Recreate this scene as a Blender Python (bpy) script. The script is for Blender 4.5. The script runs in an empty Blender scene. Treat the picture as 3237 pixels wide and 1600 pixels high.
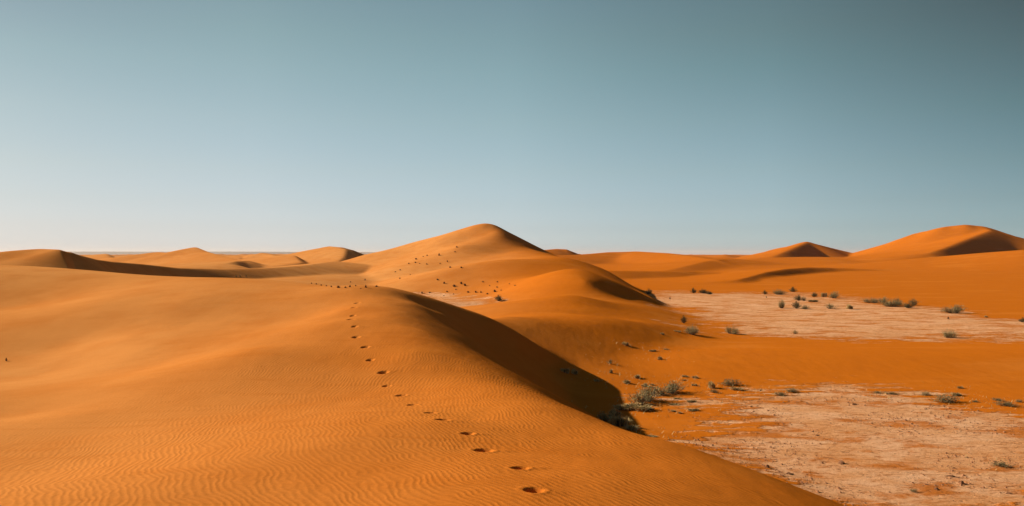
import bpy, math, random
import numpy as np
C = bpy.context.scene
# ------------------------------------------------------------------ camera
EYE = 4.1                                   # eye above the clay pan; the near dune under the camera is 2.4 m high
cam = bpy.data.objects.new('camera', bpy.data.cameras.new('camera'))
C.collection.objects.link(cam); C.camera = cam
cam.location = (0, 0, EYE); cam.rotation_euler = (math.radians(90), 0, 0)
cam.data.lens = 28.0; cam.data.sensor_width = 36.0
cam.data.clip_start = 0.05; cam.data.clip_end = 60000
# ------------------------------------------------------------------ sky, sun, exposure
SUN_EL, SUN_AZ = 25.0, -66.0                # degrees; azimuth from +Y (view direction), negative = left
w = bpy.data.worlds.new('World'); C.world = w; w.use_nodes = True
wn = w.node_tree.nodes; wl = w.node_tree.links; wn.clear()
sky = wn.new('ShaderNodeTexSky'); sky.sky_type = 'NISHITA'; sky.sun_disc = False
sky.sun_elevation = math.radians(SUN_EL); sky.sun_rotation = math.radians(SUN_AZ)
sky.air_density = 1.0; sky.dust_density = 1.5; sky.ozone_density = 1.0; sky.altitude = 700
tc = wn.new('ShaderNodeTexCoord'); nv = wn.new('ShaderNodeVectorMath'); nv.operation = 'NORMALIZE'
wl.new(tc.outputs['Generated'], nv.inputs[0])
sx = wn.new('ShaderNodeSeparateXYZ'); wl.new(nv.outputs[0], sx.inputs[0])
def cramp(val, stops):
    r = wn.new('ShaderNodeValToRGB'); r.color_ramp.interpolation = 'LINEAR'
    wl.new(val, r.inputs[0]); e = r.color_ramp.elements
    while len(e) < len(stops): e.new(0.5)
    for el, (p, c) in zip(e, stops): el.position = p; el.color = c + (1,)
    return r.outputs[0]
# dusty desert air: the clear-sky model tinted by height above the horizon, separately for five bearings from the sun
hd = wn.new('ShaderNodeVectorMath'); hd.operation = 'MULTIPLY'; wl.new(nv.outputs[0], hd.inputs[0]); hd.inputs[1].default_value = (1, 1, 0)
hn = wn.new('ShaderNodeVectorMath'); hn.operation = 'NORMALIZE'; wl.new(hd.outputs[0], hn.inputs[0])
dt = wn.new('ShaderNodeVectorMath'); dt.operation = 'DOT_PRODUCT'; wl.new(hn.outputs[0], dt.inputs[0])
dt.inputs[1].default_value = (math.sin(math.radians(SUN_AZ)), math.cos(math.radians(SUN_AZ)), 0)
TINTS = [
 (0.8351, [(0.000, (0.2611, 0.3402, 0.5690)), (0.012, (0.2524, 0.3151, 0.5042)), (0.030, (0.2560, 0.2939, 0.4219)), (0.060, (0.2721, 0.2918, 0.3563)), (0.100, (0.2977, 0.3059, 0.3186)), (0.160, (0.3094, 0.3235, 0.2998)), (0.220, (0.2903, 0.3215, 0.2797)), (0.260, (0.2700, 0.2973, 0.2602)), (0.600, (0.1674, 0.1843, 0.1613)), (1.000, (0.1134, 0.1249, 0.1093))]),
 (0.6667, [(0.000, (0.4097, 0.5054, 0.7708)), (0.012, (0.3801, 0.4571, 0.6881)), (0.030, (0.3537, 0.3951, 0.5453)), (0.060, (0.3624, 0.3763, 0.4483)), (0.100, (0.3853, 0.3846, 0.3926)), (0.160, (0.4008, 0.4046, 0.3604)), (0.220, (0.3911, 0.4110, 0.3355)), (0.260, (0.3756, 0.4040, 0.3154)), (0.600, (0.2329, 0.2505, 0.1956)), (1.000, (0.1577, 0.1697, 0.1325))]),
 (0.4067, [(0.000, (0.5370, 0.6715, 0.9663)), (0.012, (0.4854, 0.5946, 0.8588)), (0.030, (0.4308, 0.4905, 0.6660)), (0.060, (0.4234, 0.4513, 0.5318)), (0.100, (0.4466, 0.4552, 0.4551)), (0.160, (0.4566, 0.4694, 0.4058)), (0.220, (0.4396, 0.4704, 0.3745)), (0.260, (0.4244, 0.4563, 0.3508)), (0.600, (0.2631, 0.2829, 0.2175)), (1.000, (0.1783, 0.1916, 0.1473))]),
 (0.1077, [(0.000, (0.5538, 0.7094, 1.0000)), (0.012, (0.4864, 0.6216, 0.8723)), (0.030, (0.4075, 0.4958, 0.6664)), (0.060, (0.3949, 0.4470, 0.5264)), (0.100, (0.4020, 0.4371, 0.4398)), (0.160, (0.3868, 0.4258, 0.3713)), (0.220, (0.3457, 0.3988, 0.3128)), (0.260, (0.3425, 0.3738, 0.2782)), (0.600, (0.2124, 0.2318, 0.1725)), (1.000, (0.1439, 0.1570, 0.1168))]),
 (-0.1500, [(0.000, (0.4377, 0.6099, 0.8513)), (0.012, (0.3695, 0.5109, 0.7242)), (0.030, (0.2991, 0.4000, 0.5418)), (0.060, (0.2694, 0.3342, 0.3951)), (0.100, (0.2528, 0.3067, 0.3088)), (0.160, (0.2267, 0.2759, 0.2366)), (0.220, (0.2127, 0.2346, 0.1833)), (0.260, (0.1963, 0.2040, 0.1546)), (0.600, (0.1217, 0.1265, 0.0959)), (1.000, (0.0824, 0.0857, 0.0649))]),

]
skyout = None
for (d0, st) in TINTS:
    col = cramp(sx.outputs['Z'], st)
    if skyout is None: skyout = col; dprev = d0; continue
    mr = wn.new('ShaderNodeMapRange'); mr.interpolation_type = 'LINEAR'; wl.new(dt.outputs['Value'], mr.inputs[0]); mr.inputs[1].default_value = dprev; mr.inputs[2].default_value = d0
    mx = wn.new('ShaderNodeMix'); mx.data_type = 'RGBA'; wl.new(mr.outputs[0], mx.inputs[0]); wl.new(skyout, mx.inputs[6]); wl.new(col, mx.inputs[7])
    skyout = mx.outputs[2]; dprev = d0
bk = wn.new('ShaderNodeMapRange'); bk.interpolation_type = 'SMOOTHSTEP'; wl.new(dt.outputs['Value'], bk.inputs[0]); bk.inputs[1].default_value = -1.0; bk.inputs[2].default_value = -0.2; bk.inputs[3].default_value = 0.6 * 3.368; bk.inputs[4].default_value = 3.368
m1 = wn.new('ShaderNodeVectorMath'); m1.operation = 'MULTIPLY'; wl.new(sky.outputs[0], m1.inputs[0]); wl.new(skyout, m1.inputs[1])
m3 = wn.new('ShaderNodeVectorMath'); m3.operation = 'SCALE'; wl.new(m1.outputs[0], m3.inputs[0]); wl.new(bk.outputs[0], m3.inputs['Scale'])
skyout = m3.outputs[0]
bg = wn.new('ShaderNodeBackground'); bg.inputs['Strength'].default_value = 0.05
wo = wn.new('ShaderNodeOutputWorld')
wl.new(skyout, bg.inputs['Color']); wl.new(bg.outputs[0], wo.inputs['Surface'])
sd = bpy.data.lights.new('sun', 'SUN'); sun = bpy.data.objects.new('sun', sd); C.collection.objects.link(sun)
sd.energy = 5.0; sd.angle = math.radians(0.53); sd.color = (1.0, 0.86, 0.68)
sun.rotation_euler = (math.radians(90 - SUN_EL), 0, math.radians(180 - SUN_AZ))
C.view_settings.view_transform = 'Standard'; C.view_settings.look = 'None'
C.view_settings.exposure = 0.45; C.view_settings.gamma = 1.0; C.view_settings.use_curve_mapping = False
C.cycles.max_bounces = 6; C.cycles.diffuse_bounces = 3; C.cycles.volume_bounces = 1
# ------------------------------------------------------------------ helpers
def prop(o, label=None, cat=None, group=None, kind=None):
    if label: o['label'] = label
    if cat: o['category'] = cat
    if group: o['group'] = group
    if kind: o['kind'] = kind
    return o
def mat(name):
    m = bpy.data.materials.new(name); m.use_nodes = True; m.node_tree.nodes.clear()
    n, l = m.node_tree.nodes, m.node_tree.links
    out = n.new('ShaderNodeOutputMaterial'); b = n.new('ShaderNodeBsdfPrincipled')
    l.new(b.outputs[0], out.inputs['Surface']); b.inputs['Roughness'].default_value = 0.9
    b.inputs['Specular IOR Level'].default_value = 0.15
    return m, n, l, b
class G:                                     # tiny node-graph helper
    def __init__(s, n, l): s.n, s.l = n, l
    def put(s, sock, v):
        if v is None: return
        if hasattr(v, 'links') or isinstance(v, bpy.types.NodeSocket): s.l.new(v, sock)
        else: sock.default_value = v
    def math(s, op, a, b=None, c=None, clamp=False):
        m = s.n.new('ShaderNodeMath'); m.operation = op; m.use_clamp = clamp
        for i, v in enumerate((a, b, c)): s.put(m.inputs[i], v)
        return m.outputs[0]
    def noise(s, vec, scale, detail=3, rough=0.5, dist=0.0):
        t = s.n.new('ShaderNodeTexNoise'); s.l.new(vec, t.inputs['Vector'])
        t.inputs['Scale'].default_value = scale; t.inputs['Detail'].default_value = detail
        t.inputs['Roughness'].default_value = rough; t.inputs['Distortion'].default_value = dist
        return t.outputs['Fac']
    def ramp(s, v, a, b, ya=0.0, yb=1.0):
        m = s.n.new('ShaderNodeMapRange'); m.interpolation_type = 'SMOOTHSTEP'
        s.put(m.inputs[0], v); m.inputs[1].default_value = a; m.inputs[2].default_value = b
        m.inputs[3].default_value = ya; m.inputs[4].default_value = yb
        return m.outputs[0]
    def mix(s, f, a, b):
        m = s.n.new('ShaderNodeMix'); m.data_type = 'RGBA'
        s.put(m.inputs[0], f); s.put(m.inputs[6], a if not isinstance(a, tuple) else a + (1,)); s.put(m.inputs[7], b if not isinstance(b, tuple) else b + (1,))
        return m.outputs[2]
    def attr(s, name):
        a = s.n.new('ShaderNodeAttribute'); a.attribute_name = name; return a.outputs['Fac']
    def mapping(s, vec, sc, rot=(0, 0, 0)):
        m = s.n.new('ShaderNodeMapping'); s.l.new(vec, m.inputs[0]); m.inputs['Scale'].default_value = sc
        m.inputs['Rotation'].default_value = rot; return m.outputs[0]
# ------------------------------------------------------------------ terrain height
def tps_fit(pts, slopes, lam):
    """smooth surface through surveyed heights (x, y, z); slopes (x, y, s) also fix how steeply it climbs away from the sun"""
    p = np.array(pts, float); q = np.array(slopes, float).reshape(-1, 3); s = 10.0
    xy = np.r_[p[:, :2], q[:, :2]] / s; n = len(xy)
    d = xy[:, None] - xy[None]; d2 = (d ** 2).sum(-1) + 1e-12
    K = 0.5 * d2 * np.log(d2)
    M = np.c_[K[:len(p)], np.ones(len(p)), xy[:len(p)]]
    t = np.array([-math.sin(math.radians(SUN_AZ)), -math.cos(math.radians(SUN_AZ))])
    dq = d[len(p):]; f = np.log(d2[len(p):]) + 1.0                      # gradient of the kernel is d * (log r^2 + 1)
    G_ = ((dq[..., 0] * t[0] + dq[..., 1] * t[1]) * f)
    N = np.c_[G_, np.zeros(len(q)), np.full(len(q), t[0]), np.full(len(q), t[1])] / s
    wp = 1 / ((0.006 + 0.0012 * np.hypot(p[:, 0], p[:, 1])) * np.where(p[:, 3] > 0, 8.0, 1.0)); ws = np.full(len(q), 1 / 0.03)
    A = np.r_[M * wp[:, None], N * ws[:, None]]; r = np.r_[p[:, 2] * wp, q[:, 2] * ws]
    H = A.T @ A; H[:n, :n] += lam * K
    Qc = np.c_[np.ones(n), xy, np.zeros((n, 0))]
    E = np.zeros((n + 6, n + 6)); E[:n + 3, :n + 3] = H
    E[:n, n + 3:] = Qc; E[n + 3:, :n] = Qc.T
    E[np.arange(n), np.arange(n)] += 1e-7
    w = np.linalg.solve(E, np.r_[A.T @ r, 0, 0, 0])[:n + 3]
    return xy, w, s, len(p)
def tps_eval(fit, X, Y, guard):
    xy, w, s, npts = fit; n = len(xy)
    x = X / s; y = Y / s
    out = w[n] + w[n + 1] * x + w[n + 2] * y
    best = np.full(x.shape, 1e9)
    for i in range(n):
        d2 = (x - xy[i, 0]) ** 2 + (y - xy[i, 1]) ** 2
        out += w[i] * 0.5 * d2 * np.log(d2 + 1e-12)
        np.minimum(best, d2 / (math.hypot(*xy[i]) + 0.5) ** 2, out=best)
    far = np.maximum(0, np.sqrt(best) - guard)          # relative distance past the surveyed points
    return out - 0.6 * far * np.hypot(X, Y)
def ridge(X, Y, pl):
    pl = np.array(pl); n = len(pl) - 1
    W = np.zeros(X.shape); H = np.zeros(X.shape)
    for i in range(n):
        a, b = pl[i], pl[i + 1]
        dx, dy = b[0] - a[0], b[1] - a[1]; L2 = dx * dx + dy * dy
        t = np.clip(((X - a[0]) * dx + (Y - a[1]) * dy) / L2, 0, 1)
        qx = a[0] + t * dx - X; qy = a[1] + t * dy - Y
        d2 = qx * qx + qy * qy
        side = dx * (Y - a[1]) - dy * (X - a[0])         # > 0: left of the crest line (windward)
        z = a[2] + t * (b[2] - a[2])
        sw = a[3] + t * (b[3] - a[3]); ss = a[4] + t * (b[4] - a[4])
        d = np.sqrt(d2)
        k = np.clip(0.5 + 0.5 * side / (np.sqrt(L2) * (d + 1e-6)) * 1.0, 0, 1)
        k = k * k * (3 - 2 * k)
        s = ss + (sw - ss) * k
        rr = 0.0042 * np.hypot(a[0], a[1])
        h = z - s * (np.sqrt(d2 + rr * rr) - rr) 
        wt = 1.0 / (d2 + 0.04) ** 3
        H += h * wt; W += wt
    return H / W
def smax(a, b, k):
    h = np.clip(0.5 + 0.5 * (a - b) / k, 0, 1)
    return b + (a - b) * h + k * h * (1 - h)
def vnoise(x, y, seed=0):
    xi = np.floor(x).astype(np.int64); yi = np.floor(y).astype(np.int64)
    fx = x - xi; fy = y - yi
    fx = fx * fx * fx * (fx * (fx * 6 - 15) + 10); fy = fy * fy * fy * (fy * (fy * 6 - 15) + 10)
    def hsh(i, j):
        n = (i * 374761393 + j * 668265263 + seed * 974711) & 0x7fffffff
        n = ((n ^ (n >> 13)) * 1274126177) & 0x7fffffff
        return ((n ^ (n >> 16)) & 0xffff) / 65535.0
    a = hsh(xi, yi); b = hsh(xi + 1, yi); c = hsh(xi, yi + 1); d = hsh(xi + 1, yi + 1)
    return (a + (b - a) * fx) + ((c + (d - c) * fx) - (a + (b - a) * fx)) * fy
def fbm(x, y, o=4, seed=0):
    s = 0; a = 0.5
    for i in range(o):
        s = s + a * vnoise(x * 2 ** i, y * 2 ** i, seed + i); a *= 0.5
    return s
def sst(e0, e1, x):
    t = np.clip((x - e0) / (e1 - e0), 0, 1); return t * t * (3 - 2 * t)

NEAR = [(-3,15.2,2.621,0),(-3.39,17,2.729,0),(-3.72,19.2,2.918,0),(-4.44,20,2.988,0),(-4.04,20.8,3.158,0),(-3.64,20.9,3.121,0),(-3.19,21.2,3.073,0),(-2.73,21.6,3.002,0),(-3.07,19.4,2.975,0),(-19.28,30,3.623,0),(-18.09,30,3.6,0),(-16.62,29.5,3.538,0),(-15.19,29,3.455,0),(-13.55,28,3.366,0),(-11.67,27.5,3.292,0),(-9.85,27,3.242,0),(-8.68,26.7,3.199,0),(-7.42,26,3.16,0),(-6.02,24.5,3.127,0),(-5.1,23,3.141,0),(5.37,13,-0.025,0),(3.78,16.8,0.05,0),(4.61,14.6,0.064,0),(4.9,13.6,0.038,0),(3.1,17.7,0.037,0),(3,15.7,0.172,0),(3.28,14.2,0.265,0),(3.49,12.9,0.309,0),(2.46,15.8,0.335,0),(2.01,15.3,0.624,0),(2.68,18.4,0.081,0),(1.65,14.8,1.014,0),(1.28,13.9,1.29,0),(0.95,13.2,1.531,0),(0.4,12.5,1.916,0),(-0.09,12.9,2.102,0),(-0.64,13.7,2.25,0),(-2.03,23.4,2.641,0),(-1.63,24.3,2.43,0),(-1.17,24.8,2.229,0),(-0.58,25,1.995,0),(0.12,26,1.56,0),(1.83,22.3,0.008,0),(1.59,24,0.24,0),(1.48,25.5,0.535,0),(0.86,26.5,1.048,0),(0.15,5.5,2.403,1),(-0.25,7,2.396,1),(-0.73,8.4,2.412,1),(-1.24,9.9,2.429,1),(-1.81,11.5,2.447,1),(-2.33,13.1,2.498,1),(-2.88,14.7,2.582,1),(-3.3,16.3,2.695,1),(-3.56,18,2.87,1),(-3.41,5.3,2.416,1),(-6.56,10.2,2.277,1),(-13.5,21,3.266,1),(-15.63,19.5,2.551,1),(-6.81,8.5,2.412,1),(-30.46,38,3.345,1),(-9.6,10,2.511,1),(-18.25,19,2.591,1),(-8.32,17.2,2.734,1),(-8.29,20.5,2.879,1),(-10.37,19.8,2.999,1),(-6.76,20.8,2.861,1),(-5.47,20.6,2.955,1),(-4.28,14.6,2.592,1),(-5.51,12.4,2.327,1),(-4.71,9,2.313,1),(-2.18,5.4,2.384,1),(-1.33,5.4,2.406,1),(-0.58,5.4,2.406,1),(1.06,7,1.904,1),(2.12,9.2,1.195,1),(3.57,11.5,0.455,1),(-1,20,1.95,0),(0,20,1.3,0),(1,20,0.6,0),(1.8,20,0.03,0),(-1,18,2.17,0),(0,18,1.5,0),(1,18,0.78,0),(1.9,18.3,0.08,0),(-1,22,1.95,0),(0,22,1.3,0),(1,22,0.6,0),(2.2,17,0.22,0),(-22,36,2.4,1),(-18,36,2.2,1),(-12,33,2,1),(-8,31,2,1),(-6,27,2.5,1),(-24,44,1.2,1),(-14,42,0.8,1),(-8,40,0.5,1),(-4,26,2.2,1),(-1.7,27.5,1.5,1),(-4,32,0.9,1),(0,30,0.3,1),(2.2,32,-0.3,1),(4.2,24,-1,1),(4.6,20,-0.9,1),(5,17.5,-0.6,1),(7,13,-0.8,1),(9,20,-2,1),(6,9,0.2,1),(6,5,0.8,1),(10,8,-1.5,1),(3,3,1.9,1),(8,0,0.2,1),(14,0,-2,1),(-8,2,2.4,1),(-16,4,2.5,1),(-6,-6,2.3,1),(0,-4,2.3,1),(0,0.5,2.37,1),(4,-8,2,1),(-20,14,2.6,1),(-24,22,2.9,1)]
BIG = [(-10.07,116,6.772,0),(-12.58,118,6.209,0),(-15.18,120,5.53,0),(-17.56,120,4.72,0),(-19.61,118,4.1,0),(-21.21,114,3.828,0),(-7.11,113,7.466,0),(-5.32,113,8.049,0),(-3.71,112,8.192,0),(-2.6,112,8.059,0),(-3.2,111.2,7.765,0),(-2.09,108.5,6.815,0),(-0.78,106,5.784,0),(1.31,105,4.934,0),(3.33,103,4.386,0),(4.91,94,3.801,0),(5.29,88,3.681,0),(-0.83,113,7.241,0),(1.41,113,6.119,0),(3.61,111.5,4.853,0),(4.78,108,4.229,0),(0.83,97,4.023,0),(-2.3,99,4.493,0),(5.48,76,2.893,0),(5.37,66.5,2.304,0),(4.47,57,1.791,0),(5.98,83,3.507,0),(7.31,79.5,2.9,0),(8.38,75,2.253,0),(9.22,70,1.598,0),(9.85,65,1.131,0),(10.16,60,0.693,0),(9.77,57,0.433,0),(10.33,54,0.283,0),(10.24,48.5,0.19,0),(9.42,43,0.121,0),(-6.18,58,0.53,0),(-3.75,56,0.43,0),(-7.04,66,0.561,0),(3.35,36.4,1.209,0),(5.02,38.1,0.968,0),(6.77,39.5,0.649,0),(3.91,42.5,1.096,0),(6.06,46,0.848,0),(2.5,27.2,0.373,0),(2.06,28.6,0.636,0),(3.2,28.6,0.352,0),(-1.69,62,0.53,1),(-11.42,78,0.631,1),(-16.37,88,0.535,1),(-20.32,90,0.597,1),(-26.82,94,0.591,1),(-11.64,92,2.273,1),(-7.81,90,2.313,1),(-8.76,101,4.1,1),(-23.06,112,2.766,1),(-27.51,112,2.321,1),(-27.61,104,1.209,1),(5.32,66.5,2.251,1),(2.61,50,1.519,1),(1.41,43.5,1.336,1),(-0.38,52,1.209,1),(-3.58,76,1.685,1),(-0.61,83,2.452,1),(-2.04,30.5,1.859,1),(-0.24,32.5,1.673,1),(1.82,34.8,1.405,1),(7.93,39.8,0.465,1),(0.39,30.8,1.287,1),(-0.23,31,1.453,1),(1.59,30.5,0.951,1),(3.68,32.9,0.703,1),(5.45,36,0.597,1),(7,36.6,0.321,1),(4.83,31.9,0.299,1),(3.28,29.3,0.376,1),(2.17,30.1,0.753,1),(2.91,26,0.228,1),(3.86,25.5,0.1,1),(6.04,31.6,-0.041,1),(-1.38,29.3,1.656,1),(8.25,37,0.133,1),(0,26,0.6,1),(-3,32,0.4,1),(-9,40,0,1),(8,28,-0.5,1),(10,24,-1,1),(13,34,-0.5,1),(15,46,-1,1),(15,60,-1.6,1),(15,72,-1.5,1),(15,90,-0.5,1),(13,105,0.5,1),(10,120,1.5,1),(0,130,4,1),(-8,135,3,1),(-20,135,1,1),(-32,120,0,1),(-32,95,-0.5,1),(-20,72,-0.4,1),(-16,58,-0.4,1),(-36,105,-1,1)]
RIDGES = [
[(-36.57,48,3.814,0.12,0.06),(-28.92,45,4.029,0.15,0.06),(-27.23,44,4.152,0.15,0.06),(-24.83,42,4.317,0.15,0.08),(-23.34,41,4.279,0.15,0.25),(-22.97,41.3,4.149,0.15,0.75),(-23.37,43,3.98,0.12,0.8),(-24.35,46.5,3.731,0.1,0.8),(-25.19,50,3.564,0.1,0.78),(-26.45,57,3.308,0.08,0.7),(-26.9,64,2.905,0.06,0.6),(-26.26,72,2.642,0.05,0.4),(-25.03,82,2.569,0.05,0.3),(-24.42,92,2.639,0.06,0.25),(-23.07,104,3.026,0.1,0.12)],
[(-36.85,112,2.677,0.08,0.4),(-46.39,130,3.377,0.12,0.5),(-54.72,143,4.27,0.2,0.6),(-59.66,150,5.172,0.22,0.6),(-70.62,168,4.033,0.2,0.3),(-77.74,175,4.308,0.15,0.2),(-87.32,185,3.659,0.15,0.15),(-91.94,190,3.195,0.1,0.1)],
[(-37.94,104,2.654,0.04,0.1),(-37.47,108,2.985,0.04,0.6),(-38.63,116,2.994,0.04,0.3)],
[(-61.83,200,2.511,0.1,0.1),(-56.48,190,3.195,0.1,0.1),(-46.46,175,4.1,0.15,0.15),(-40.53,165,4.952,0.2,0.3),(-36.3,158,5.355,0.2,0.4),(-32.51,152,5.187,0.2,0.6),(-31.3,155,4.716,0.2,0.6),(-30.7,165,3.707,0.2,0.6)],
[(-27.73,125,2.511,0.1,0.5),(-29.24,138,3.552,0.15,0.6),(-30.85,147,4.801,0.2,0.6),(-36.3,158,5.355,0.2,0.5)],
[(-83.9,230,3.004,0.08,0.1),(-69.89,215,3.588,0.1,0.2),(-65.76,210,4.1,0.12,0.3),(-61.75,205,3.612,0.1,0.5),(-54.22,190,2.591,0.1,0.5)],
[(-101.15,200,2.67,0.1,0.4),(-117.24,230,3.826,0.12,0.6),(-136.14,260,3.48,0.1,0.3)],
[(-82.27,170,2.21,0.1,0.4),(-92.55,190,2.968,0.12,0.6),(-107.88,215,2.648,0.1,0.3)],
[(-104.91,230,2.639,0.1,0.4),(-114.82,250,3.504,0.12,0.6),(-132.72,280,3.21,0.1,0.3)],
[(-64.78,190,1.987,0.1,0.4),(-73.99,215,3.161,0.12,0.6),(-86.4,240,2.956,0.1,0.3)],
[(-63.26,200,2.194,0.1,0.4),(-72.07,225,3.475,0.12,0.6),(-83.75,250,3.206,0.1,0.3)],
[(-31.42,118,2.694,0.1,0.5),(-37.84,138,3.662,0.12,0.65),(-46.93,160,3.528,0.1,0.3)],
[(-101.57,160,3.337,0.1,0.4),(-113.41,180,3.957,0.12,0.6),(-130.14,200,3.862,0.1,0.3)],
[(11.4,124,1.392,0.08,0.2),(22.28,130,1.157,0.08,0.24),(30.95,134,1.013,0.08,0.28),(35.74,134,0.801,0.08,0.3),(37.19,128,0.592,0.05,0.25),(36.92,116,0.23,0.05,0.1)],
[(30.52,108,0.497,0.06,0.4),(34.62,116,0.691,0.06,0.45),(40.74,128,1.05,0.06,0.5),(47.21,138,1.36,0.06,0.48),(54.75,148,1.455,0.05,0.42),(61.25,154,1.287,0.05,0.34),(67,156,1.064,0.05,0.24),(74.14,158,0.774,0.05,0.26),(81.43,160,0.415,0.05,0.3),(85.59,156,0.135,0.05,0.34),(87.66,150,-0.07,0.05,0.28),(91.7,146,-0.075,0.05,0.15),(99.05,140,-0.014,0.05,0.1)],
[(10.86,225,3.385,0.1,0.12),(21.11,240,3.623,0.1,0.12),(30.93,250,4.398,0.1,0.12),(38.87,250,4.596,0.1,0.12),(43.98,230,4.1,0.1,0.15),(47.34,205,3.123,0.1,0.2),(49.16,190,2.289,0.1,0.2),(53.69,190,1.384,0.1,0.1)],
[(9.39,290,5.021,0.2,0.2),(16.86,300,5.649,0.2,0.2),(20.43,300,5.53,0.2,0.3),(25.2,300,3.743,0.15,0.3)],
[(27.92,146,0.853,0.04,0.12),(34.41,160,1.368,0.05,0.2),(44.93,185,2.19,0.06,0.2),(56.84,210,2.766,0.06,0.1)],
[(96.35,400,2.035,0.1,0.1),(106.67,400,3.465,0.15,0.15),(111.44,400,3.147,0.15,0.2),(115.41,400,1.876,0.1,0.1)],
[(95.32,335,1.705,0.2,0.2),(107.66,330,5.542,0.25,0.25),(113.78,325,7.069,0.3,0.3),(117.64,318,8.52,0.35,0.35),(131.25,330,6.328,0.3,0.35),(148.18,345,3.689,0.2,0.2)],
[(85.48,262,2.851,0.1,0.3),(96.48,282,4.66,0.15,0.5),(107.41,300,6.721,0.2,0.55),(117.64,318,8.52,0.3,0.6)],
[(139.12,330,3.576,0.2,0.15),(151.09,322,7.808,0.25,0.2),(158.79,312,11.906,0.3,0.25),(165.04,303,14.208,0.3,0.3),(170.55,300,14.823,0.3,0.3),(175.32,300,14.346,0.3,0.3),(185.51,305,12.094,0.3,0.3),(197.97,308,9.604,0.3,0.25),(224.99,318,5.363,0.2,0.2)],
[(120.25,230,4.1,0.08,0.4),(130.85,242,5.542,0.1,0.6),(148.95,262,8.47,0.15,0.6),(172.88,288,12.335,0.2,0.5),(175.32,300,14.346,0.25,0.3)],
[(100.26,205,1.495,0.06,0.05),(103.89,195,3.171,0.08,0.07),(111.79,190,4.1,0.1,0.08),(118.91,185,4.835,0.1,0.08),(141.65,180,5.887,0.1,0.08)],
[(50.95,200,0.923,0.05,0.05),(72.94,235,2.607,0.05,0.04),(90.63,245,2.932,0.05,0.04),(105.23,245,2.738,0.05,0.04),(114.93,235,2.047,0.05,0.04),(120.7,220,1.042,0.05,0.04)]]
FOOT = [(0.15,5.5),(0.06,6.2),(-0.25,7),(-0.43,7.7),(-0.73,8.4),(-0.93,9.1),(-1.24,9.9),(-1.49,10.7),(-1.81,11.5),(-1.99,12.3),(-2.33,13.1),(-2.56,13.9),(-2.88,14.7),(-3.06,15.5),(-3.3,16.3),(-3.42,17.1),(-3.56,18),(-3.69,19)]
PAN_POLYS = [[(11.76,73.74),(14.48,82.59),(18.77,81.29),(27.59,78.81),(29.57,72.19),(29.01,61.82),(30.45,55.5),(29.92,50.86),(31.92,47.8),(35.06,46.93),(29.22,39.11),(19.61,38.52),(13.59,38.81),(11.6,39.4),(11.81,43.02),(11.58,46.93),(11.34,50.86),(10.97,62.57)], [(5.75,22.94),(7.28,23.46),(10.12,23.57),(11.18,21.97),(12.15,20.65),(13.26,19.85),(15.8,19.12),(9.76,10.32),(5.28,12.29),(4.39,14.14),(3.92,15.88),(3.63,17.21),(4.04,18.11),(4.93,18.77),(5.45,21.07),(4.45,22.35)], [(-8.08,68.16),(-3.14,66.65),(-1.88,60.43),(-2.7,49),(-4.91,51.8)]]
NEAR_SLOPES = [(-3.96,7.03,0.12),(-6.39,14.39,0.13),(-3.68,8.29,0.12),(-5.51,9.79,0.1),(-9.95,17.66,0.05),(-8.71,17.99,0.05),(-12.27,20.35,0.05),(-7.46,18.45,0.04),(-7.33,15.80,0.09),(-8.85,15.17,0.08),(-10.89,20.79,0.02),(-13.69,22.70,0.03),(-9.33,21.00,0.02),(-3.12,9.59,0.08),(-4.46,13.72,0.1),(-1.69,6.88,0.06),(-1.59,9.55,0.07),(-0.78,6.16,0.06),(-0.29,6.08,0.03),(-0.42,8.83,0.02),(0.20,6.20,0),(0.30,9.35,-0.02),(0.72,6.45,-0.03),(1.12,7.40,-0.06),(1.30,6.79,-0.07),(1.78,8.42,-0.16),(1.89,6.98,-0.16),(0.75,8.13,-0.04),(-0.08,10.95,-0.04),(-1.03,11.89,0),(-1.67,13.24,0),(-2.16,14.79,-0.03),(-3.04,18.32,-0.06),(-2.63,17.99,-0.14),(-2.22,17.54,-0.28),(-2.48,19.58,-0.25),(-1.91,17.93,-0.4),(-1.64,15.39,-0.28),(-2.26,21.20,-0.4),(-2.86,19.51,-0.14),(-1.83,21.05,-0.381),(-1.19,17.80,-0.426),(-1.36,15.66,-0.38),(-1.05,22.40,-0.504),(-0.57,20.81,-0.56),(0.29,22.99,-0.616),(1.26,24.05,-0.616),(2.14,23.27,-0.616),(0.66,20.50,-0.616),(1.97,21.40,-0.616),(2.48,22.16,-0.56),(-4.58,18.08,0.17),(-4.72,16.54,0.15),(-3.56,16.06,0.06)]
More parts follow.
